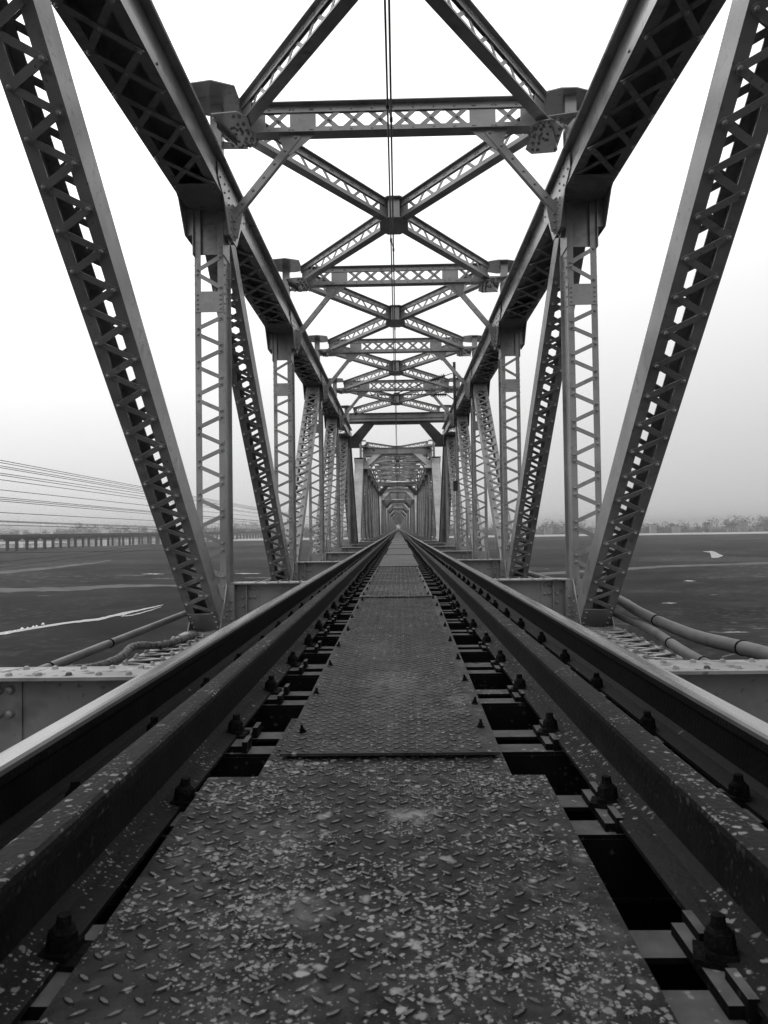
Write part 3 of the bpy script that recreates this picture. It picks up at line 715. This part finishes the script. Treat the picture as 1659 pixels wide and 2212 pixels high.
# ------------------------------------------------------------------ overhead wires and cantilevers
def wire(name, pts, r, label, cat, group=None, clamps=()):
    a = MB(); a.tube(pts, r, 6)
    o = tag(ob(name, a.mesh(name, M['wire'])), label, cat, group)
    return o
def cw(y, amp=.0): return amp*math.sin(y*.12)
CWX = -.045
wy = [-4+2*i for i in range(int((YEND)/2))]
wire('overhead_wire', [(CWX+.03, y, 5.28) for y in wy], .0115, 'lower contact wire of the overhead pair above the track', 'overhead wire', 'overhead line above the track')
o = wire('overhead_wire', [(CWX-.01, y, 5.42+.10*((((y-26.7) % 25)/25-.5)**2)*4) for y in wy], .0115, 'upper carrier wire of the overhead pair above the track', 'overhead wire', 'overhead line above the track')
for yy in (8.35, 12.3, 17.2, 21.5):
    b = MB(); b.bar((CWX+.03, yy, 5.27), (CWX-.01, yy, 5.50), .012, .012, (0,1,0)); b.box(CWX+.012, CWX+.048, yy-.03, yy+.03, 5.268, 5.300); b.box(CWX-.03, CWX+.010, yy-.03, yy+.03, 5.43, 5.475)
    ob('dropper', b.mesh('dropper', M['wire']), o)
def insul(mb, p, q, n=8, r=.095):
    p, q = V(p), V(q); mb.cyl(p, q, .035, 8)
    for i in range(n):
        c = p+(q-p)*((i+.5)/n); d = (q-p).normalized(); mb.cyl(c-d*.018, c+d*.010, r*.45, 14, r); mb.cyl(c+d*.010, c+d*.014, r, 14, r*.9)
def cantilever(yy, label, big=True):
    r = tag(ob('cantilever_bracket', None, None, loc=(0, yy, 0)), label, 'cantilever', 'overhead line brackets on the right truss')
    a = MB(); a.box(2.10, 2.20, -.05, .05, 4.55, 6.62); a.box(2.20, 2.40, -.03, .03, 4.75, 4.85); a.box(2.20, 2.40, -.03, .03, 5.55, 5.62); ob('mast', a.mesh('mast', M['wire']), r)
    a = MB(); a.cyl((-.95, 0, 5.46), (1.32, 0, 5.43), .022, 8); a.cyl((1.85, 0, 5.43), (2.10, 0, 5.25), .020, 8); a.cyl((0, 0, 5.50), (1.32, 0, 5.98), .018, 8)
    a.cyl((1.78, 0, 6.12), (2.10, 0, 6.22), .016, 8); a.cyl((-.70, 0, 5.40), (0, 0, 5.22), .014, 6); a.cyl((-.70, 0, 5.40), (-.70, 0, 5.46), .02, 6); a.box(-.10, .12, -.04, .04, 5.40, 5.52)
    ob('steady_arm', a.mesh('steady_arm', M['wire']), r)
    a = MB(); insul(a, (1.32, 0, 5.43), (1.85, 0, 5.43)); ob('insulator', a.mesh('insulator', M['insul'], False), r)
    a = MB(); insul(a, (1.26, 0, 5.96), (1.80, 0, 6.13)); ob('insulator', a.mesh('insulator', M['insul'], False), r)
cantilever(26.6, 'dark bracket with two ribbed insulators reaching over the track from the near right truss')
cantilever(53.0, 'smaller dark bracket with insulators just inside the second truss span')
cantilever(78.0, 'tiny dark bracket with insulators near the far end of the second span')
# cables strung outside the left truss
for i, (y0, y1, dx) in enumerate([(994,1054,-12.0),(999,1057,-12.1),(1006,1061,-12.2),(1010,1064,-12.1),(1022,1068,-12),(1026,1074,-12.2),(1036,1079,-12.3),(1058,1092,-12),(1074,1104,-12.2),(1078,1106,-12.1),(1082,1110,-12.2),(1107,1124,-12),(1125,1137,-12.2),(1127,1139,-12.4),(1134,1143,-12.1),(1194,1189,-12.0),(1214,1180,-12.3),(1225,1186,-12.6)]):
    def atx(px, py, X=dx):
        d = ray(px, py); t = X/d.x; return V((X, d.y*t, CAMZ+d.z*t))
    p0, p1 = atx(0, y0), atx(320, y1); u = p1-p0
    pa = p0-u*.35; k1 = 7.0; pts = []
    for j in range(30):
        t = j/29; q = pa+(p0+u*k1-pa)*t
        slope = 0.55*u.z*1.0
        # nearly straight run that levels off with distance
        q.z = pa.z+(p0.z-pa.z)*(t*(.35+k1)/.35) if False else q.z
        yy_ = (q.y-p0.y); yr = u.y
        q.z = p0.z+u.z*(yy_/yr)*1.0-( (u.z) * (yy_/yr) * (yy_/yr-1) * .10 if abs(yy_/yr) < 5 else u.z*(yy_/yr)*4*.10)
        pts.append(q)
    wire('cable', pts, .011, ['upper', 'middle', 'lower'][min(2, i//6)]+' group cable strung along the left side outside the truss', 'cable', 'cables strung along the left of the bridge, '+['upper bunch','middle bunch','lower bunch'][min(2, i//6)])

# dark number plate on the right truss and crows
a = MB(); a.box(2.18, 2.36, 0, .02, 1.95, 2.35); o = tag(ob('sign_plate', a.mesh('sign_plate', M['wire']), None, loc=(0, 28.4, 0)), 'small dark blank plate fixed on a post of the right truss', 'sign')
def bird(p, rz, label):
    a = MB(); body = [V((-.16,0,.10)), V((-.08,0,.13)), V((0,0,.155)), V((.07,0,.19)), V((.10,0,.235)), V((.135,0,.25)), V((.165,0,.245)), V((.20,0,.235))]
    rad = [.012, .045, .062, .055, .034, .036, .022, .004]
    a.tube(body, lambda i: rad[i], 8)
    a.prism([(-.14,-.02,.11), (-.14,.02,.11), (-.30,.035,.06), (-.30,-.035,.06)], (0,0,.01))
    for s in (-1, 1): a.cyl((.01, s*.02, 0), (.0, s*.022, .11), .005, 5)
    o = ob('crow', a.mesh('crow', M['bird'], True), None, loc=p, rot=(0,0,rz)); tag(o, label, 'bird')
bird(yp(790, 966.0, 48.6), .4, 'black crow on the left lateral brace atop the second span')
bird(yp(807, 977, 50.0), 2.4, 'black crow perched lower, near the middle of the second span portal')
bird(yp(768, 900.5, 33.6), 1.2, 'black crow on the last left lateral brace of the near span')

# ------------------------------------------------------------------ ground, water, paths
def sheet(name, pts, z, mat, label=None):
    a = MB(); a.add([V((p.x, p.y, z)) for p in pts], [tuple(range(len(pts)))])
    return tag(ob(name, a.mesh(name, mat)), kind='structure')
def ribbon(name, rows, z, mat):
    "rows: (px, py_upper, py_lower) in view pixels, laid on the ground"
    a = MB(); v = []
    for (px, u, l) in rows: v += [gp(px, u), gp(px, l)]
    for q in v: q.z = z
    a.add(v, [(2*i, 2*i+1, 2*i+3, 2*i+2) for i in range(len(rows)-1)])
    return tag(ob(name, a.mesh(name, mat)), kind='structure')
def rag(rows, n, amp, seed):
    r = random.Random(seed); out = []
    for i in range(len(rows)-1):
        for j in range(n):
            t = j/n; a_, b_ = rows[i], rows[i+1]
            out.append((a_[0]+(b_[0]-a_[0])*t, a_[1]+(b_[1]-a_[1])*t+r.uniform(-amp, amp), a_[2]+(b_[2]-a_[2])*t+r.uniform(-amp, amp)))
    return out+[rows[-1]]
a = MB(); G = 6000
a.add([(-G,-800,GZ), (G,-800,GZ), (G,G,GZ), (-G,G,GZ)], [(0,1,2,3)])
tag(ob('riverbed_ground', a.mesh('riverbed_ground', M['ground'])), kind='structure')
ribbon('river_channel_water', rag([(-200,1395,1401), (0,1366.5,1372.5), (60,1357,1361.5), (150,1343,1347), (215,1335,1340), (250,1327,1331), (266,1323,1329.5), (280,1320.5,1325), (300,1317,1320), (335,1310,1312), (352,1306,1307)], 6, .5, 1), GZ+.03, M['water'])
ribbon('river_channel_water', rag([(262,1331,1332.5), (285,1328.5,1330.5), (305,1323.5,1325.5), (325,1318,1319.5), (348,1311,1311.8)], 4, .4, 2), GZ+.045, M['water'])
ribbon('dark_mud_bank', rag([(195,1318,1319), (240,1305,1315), (270,1299,1312), (310,1300,1308), (350,1303,1304)], 5, .8, 12), GZ+.02, M['mud'])
ribbon('dark_mud_bank', rag([(300,1330,1331), (340,1314,1326), (390,1304,1318), (430,1303,1312)], 5, .8, 13), GZ+.02, M['mud'])
ribbon('dark_mud_bank', rag([(1470,1186,1187), (1510,1184,1189), (1570,1182,1186), (1659,1181,1183)], 5, .4, 14), GZ+.02, M['mud'])
ribbon('dark_mud_bank', rag([(1090,1219,1226), (1200,1217,1225), (1300,1221,1224)], 5, .5, 15), GZ+.02, M['mud'])
ribbon('pond_water', [(1518,1191,1191.3), (1528,1191,1193), (1534,1190.2,1194), (1537,1190.2,1205), (1545,1192,1205), (1552,1196,1204.5), (1558,1198.5,1202.5), (1562,1200,1200.6)], GZ+.03, M['water'])
ribbon('river_water', rag([(-300,1173,1188), (0,1170,1184), (200,1167,1180), (420,1161,1173), (640,1153,1163), (760,1151,1158)], 4, .8, 3), GZ+.03, M['water'])
ribbon('sand_path', rag([(-100,1243,1250), (0,1234,1240), (110,1224,1229), (200,1215,1218), (240,1209,1211)], 6, .5, 4), GZ+.02, M['sand'])
ribbon('sand_path', rag([(-100,1275,1284), (0,1271,1280), (150,1268,1276), (260,1263,1269), (420,1262,1266), (620,1262,1265)], 8, .9, 5), GZ+.02, M['sand'])
ribbon('sand_path', rag([(1090,1243,1247), (1240,1232,1238), (1340,1227,1232), (1450,1221,1225), (1560,1218,1222), (1700,1212,1217)], 8, .5, 6), GZ+.02, M['sand'])
ribbon('sand_path', rag([(1560,1418,1421), (1620,1403,1406), (1700,1385,1388)], 4, .5, 7), GZ+.02, M['sand'])
a = MB(); rs = random.Random(3); xs = [-250+50*k for k in range(60)]
a.add([V((x, 935+rs.uniform(-12, 12), GZ+.06)) for x in xs]+[V((x, 1160, GZ+.06)) for x in xs], [(k, k+1, k+61, k+60) for k in range(59)])
tag(ob('far_sand_bank', a.mesh('far_sand_bank', M['sandfar'])), kind='structure')
ribbon('far_sand_bank', rag([(-200,1176,1179), (-80,1172,1176), (150,1170,1172.5)], 8, .5, 9), GZ+.05, M['sandfar'])
for i, (x, yq, ww) in enumerate([(285,1243,38), (330,1240,26), (355,1250,30), (535,1239,30), (560,1248,40), (1590,1366,30), (1640,1358,22), (1445,1303,18), (1540,1285,10), (1490,1255,14), (95,1287,18), (545,1257,34)]):
    rr = [(x-ww+2*ww*j/10, yq-1.6*math.sin(math.pi*j/10)*random.uniform(.3, 1), yq+1.4*math.sin(math.pi*j/10)*random.uniform(.3, 1)) for j in range(11)]
    ribbon('pale_ground_patch', rr, GZ+.025, M['sandfar'] if i % 2 else M['sand'])
# washing and bundles beside the channel, left
for i, (x, yq, ww) in enumerate([(15,1369,9), (32,1364,7), (48,1359,9), (60,1357,6), (72,1355,8), (79,1353,6), (93,1349,9)]):
    c = gp(x, yq); sz = ww*(c.y/FPX)*.45; a = MB()
    n = 14; rings = [[V((math.cos(6.28*j/n)*sz*(1+.25*math.sin(3*j+i)), math.sin(6.28*j/n)*sz*.6, 0))*(1-k*.28)+V((0,0,k*sz*.32+.05*random.random())) for j in range(n)] for k in range(4)]
    vs = [q for g in rings for q in g]; a.add(vs, [(k*n+j, k*n+(j+1)%n, (k+1)*n+(j+1)%n, (k+1)*n+j) for k in range(3) for j in range(n)]+[tuple(3*n+j for j in range(n))])
    tag(ob('cloth_bundle', a.mesh('cloth_bundle', M['white'], True), None, loc=c+V((0,0,-.02))), 'pale bundle heaped beside the bright water channel on the left', 'bundle', 'pale bundles beside the channel')

# ------------------------------------------------------------------ parallel road bridge far to the left
RB = tag(ob('road_bridge', None, None, loc=(-295, 0, 0)), 'long low concrete road bridge on many columns across the riverbed at left', 'road bridge')
a = MB(); a.box(-6, 6, 300, 2600, -1.7, -.5); a.box(-4.5, 4.5, 300, 2600, -3.0, -1.7); ob('deck', a.mesh('deck', M['conc']), RB)
a = MB(); a.box(5.6, 6, 300, 2600, -.5, .3); a.box(-6, -5.6, 300, 2600, -.5, .3); ob('parapet', a.mesh('parapet', M['conc']), RB)
a = MB(); a.prism([(-6.2,-1.1,-3.6), (6.2,-1.1,-3.6), (4.6,-1.1,-4.6), (-4.6,-1.1,-4.6)], (0,2.2,0)); a.box(-6.2, 6.2, -1.1, 1.1, -3.6, -3.0); CAP = a.mesh('pier_cap', M['conc'])
a = MB(); a.cyl((0,0,GZ), (0,0,-4.6), 1.25, 14); COLM = a.mesh('column', M['conc'])
y = 430
while y < 2300:
    c = ob('pier_cap', CAP, RB, loc=(0, y, 0))
    for s in (-1, 1): ob('column', COLM, c, loc=(s*3.6, 0, 0))
    y += 29
a = MB(); a.cyl((0,0,-.5), (0,0,8), .09, 6, .06); a.bar((0,0,8), (1.6,0,8.3), .08, .08, (0,0,1)); LP = a.mesh('pole', M['conc'])
a = MB(); a.box(1.2, 2.2, -.2, .2, 8.1, 8.35); LH = a.mesh('lamp_head', M['lamp'])
for k, px in enumerate((88, 124, 262, 275, 295, 322, 330, 395, 410)):
    d = ray(px, 1150); yy = 289.2/abs(d.x)*d.y
    o = tag(ob('street_lamp', None, None, loc=(-289.2, yy, 0)), 'lit street lamp on the far road bridge at left', 'street lamp', 'lamps on the road bridge')
    ob('pole', LP, o); ob('lamp_head', LH, o)

# ------------------------------------------------------------------ far shore: woods and small buildings
def wood(name, x0, x1, yfar, h0, h1, n, seed, label, depth=60):
    r = random.Random(seed); a = MB()
    cx = x0
    for i in range(n):
        x = x0+(x1-x0)*r.random(); yy = yfar+r.uniform(0, depth); H = r.uniform(h0, h1)*(.75+.5*math.sin(x*.011+seed)**2); R = H*r.uniform(.35, .6)
        lobes = [(r.uniform(-.7, .7)*R, r.uniform(.25, .8)*H, r.uniform(.45, .8)*R) for _ in range(4)]
        for k in range(110):
            lx_, lz_, lr_ = r.choice(lobes); u = r.uniform(0, 6.283); ph = math.acos(r.uniform(-1, 1)); q = lr_*(r.random()**.35)
            c = V((x+lx_+q*math.sin(ph)*math.cos(u), yy+q*math.sin(ph)*math.sin(u), max(GZ+.5, GZ+lz_+q*math.cos(ph)*.75)))
            sz = r.uniform(.6, 1.5)
            e1 = V((r.uniform(-1,1), r.uniform(-1,1), r.uniform(-1,1))).normalized()*sz; e2 = e1.orthogonal().normalized()*sz*r.uniform(.5, 1)
            a.add([c-e1, c-e2, c+e1, c+e2], [(0,1,2,3)])
        a.cyl((x, yy, GZ), (x, yy, GZ+H*.6), .4, 5, .15)
    tag(ob(name, a.mesh(name, M['leaf'])), label, 'woodland', kind='stuff')
wood('far_woodland', -200, 1400, 1160, 13, 27, 420, 11, 'hazy line of trees along the far right shore', 120)
wood('far_woodland', -1250, -180, 1500, 18, 33, 300, 12, 'hazy line of trees on the horizon at far left, behind the road bridge', 150)
rb = random.Random(5)
def house(x, yy, wd, h, label):
    o = tag(ob('house', None, None, loc=(x, yy, GZ)), label, 'house', 'small buildings on the far right shore')
    a = MB(); a.box(-wd/2, wd/2, 0, 8, 0, h); ob('wall', a.mesh('wall', M['wall']), o)
    a = MB(); a.box(-wd/2-.3, wd/2+.3, -.3, 8.3, h, h+.5); a.box(wd*.1, wd*.3, 2, 4, h+.5, h+2.4); ob('roof', a.mesh('roof', M['conc']), o)
    for i in range(int(wd/3)):
        for f in range(int(h/3.2)):
            a = MB(); a.box(-wd/2+1+i*3, -wd/2+2.1+i*3, -.05, .08, 1+f*3.1, 2.4+f*3.1); ob('window', a.mesh('window', M['roofd']), o)
for i, (px, yy, wd, h) in enumerate([(1412,940,7,9), (1462,945,9,7), (1585,935,13,7), (1608,950,9,11), (1640,938,10,6), (1370,945,8,7), (1185,940,9,8), (1290,948,8,6), (1530,955,9,9)]):
    d = ray(px, 1130); house(d.x/d.y*(yy+235), yy+235, wd*1.3, h*1.5, 'small pale flat roofed building among the trees on the far right shore')

# ------------------------------------------------------------------ haze
mh = bpy.data.materials.new('haze'); mh.use_nodes = True; t = mh.node_tree; t.nodes.clear()
vo = t.nodes.new('ShaderNodeVolumePrincipled'); vo.inputs['Color'].default_value = (.46,.46,.46,1); vo.inputs['Density'].default_value = HAZE; vo.inputs['Anisotropy'].default_value = .0
ou = t.nodes.new('ShaderNodeOutputMaterial'); t.links.new(vo.outputs[0], ou.inputs['Volume'])
a = MB(); a.box(-G-50, G+50, -850, G+50, GZ-1, 40)
tag(ob('haze', a.mesh('haze', mh)), 'thin pale haze hanging over the river and bridge', 'haze', kind='stuff')
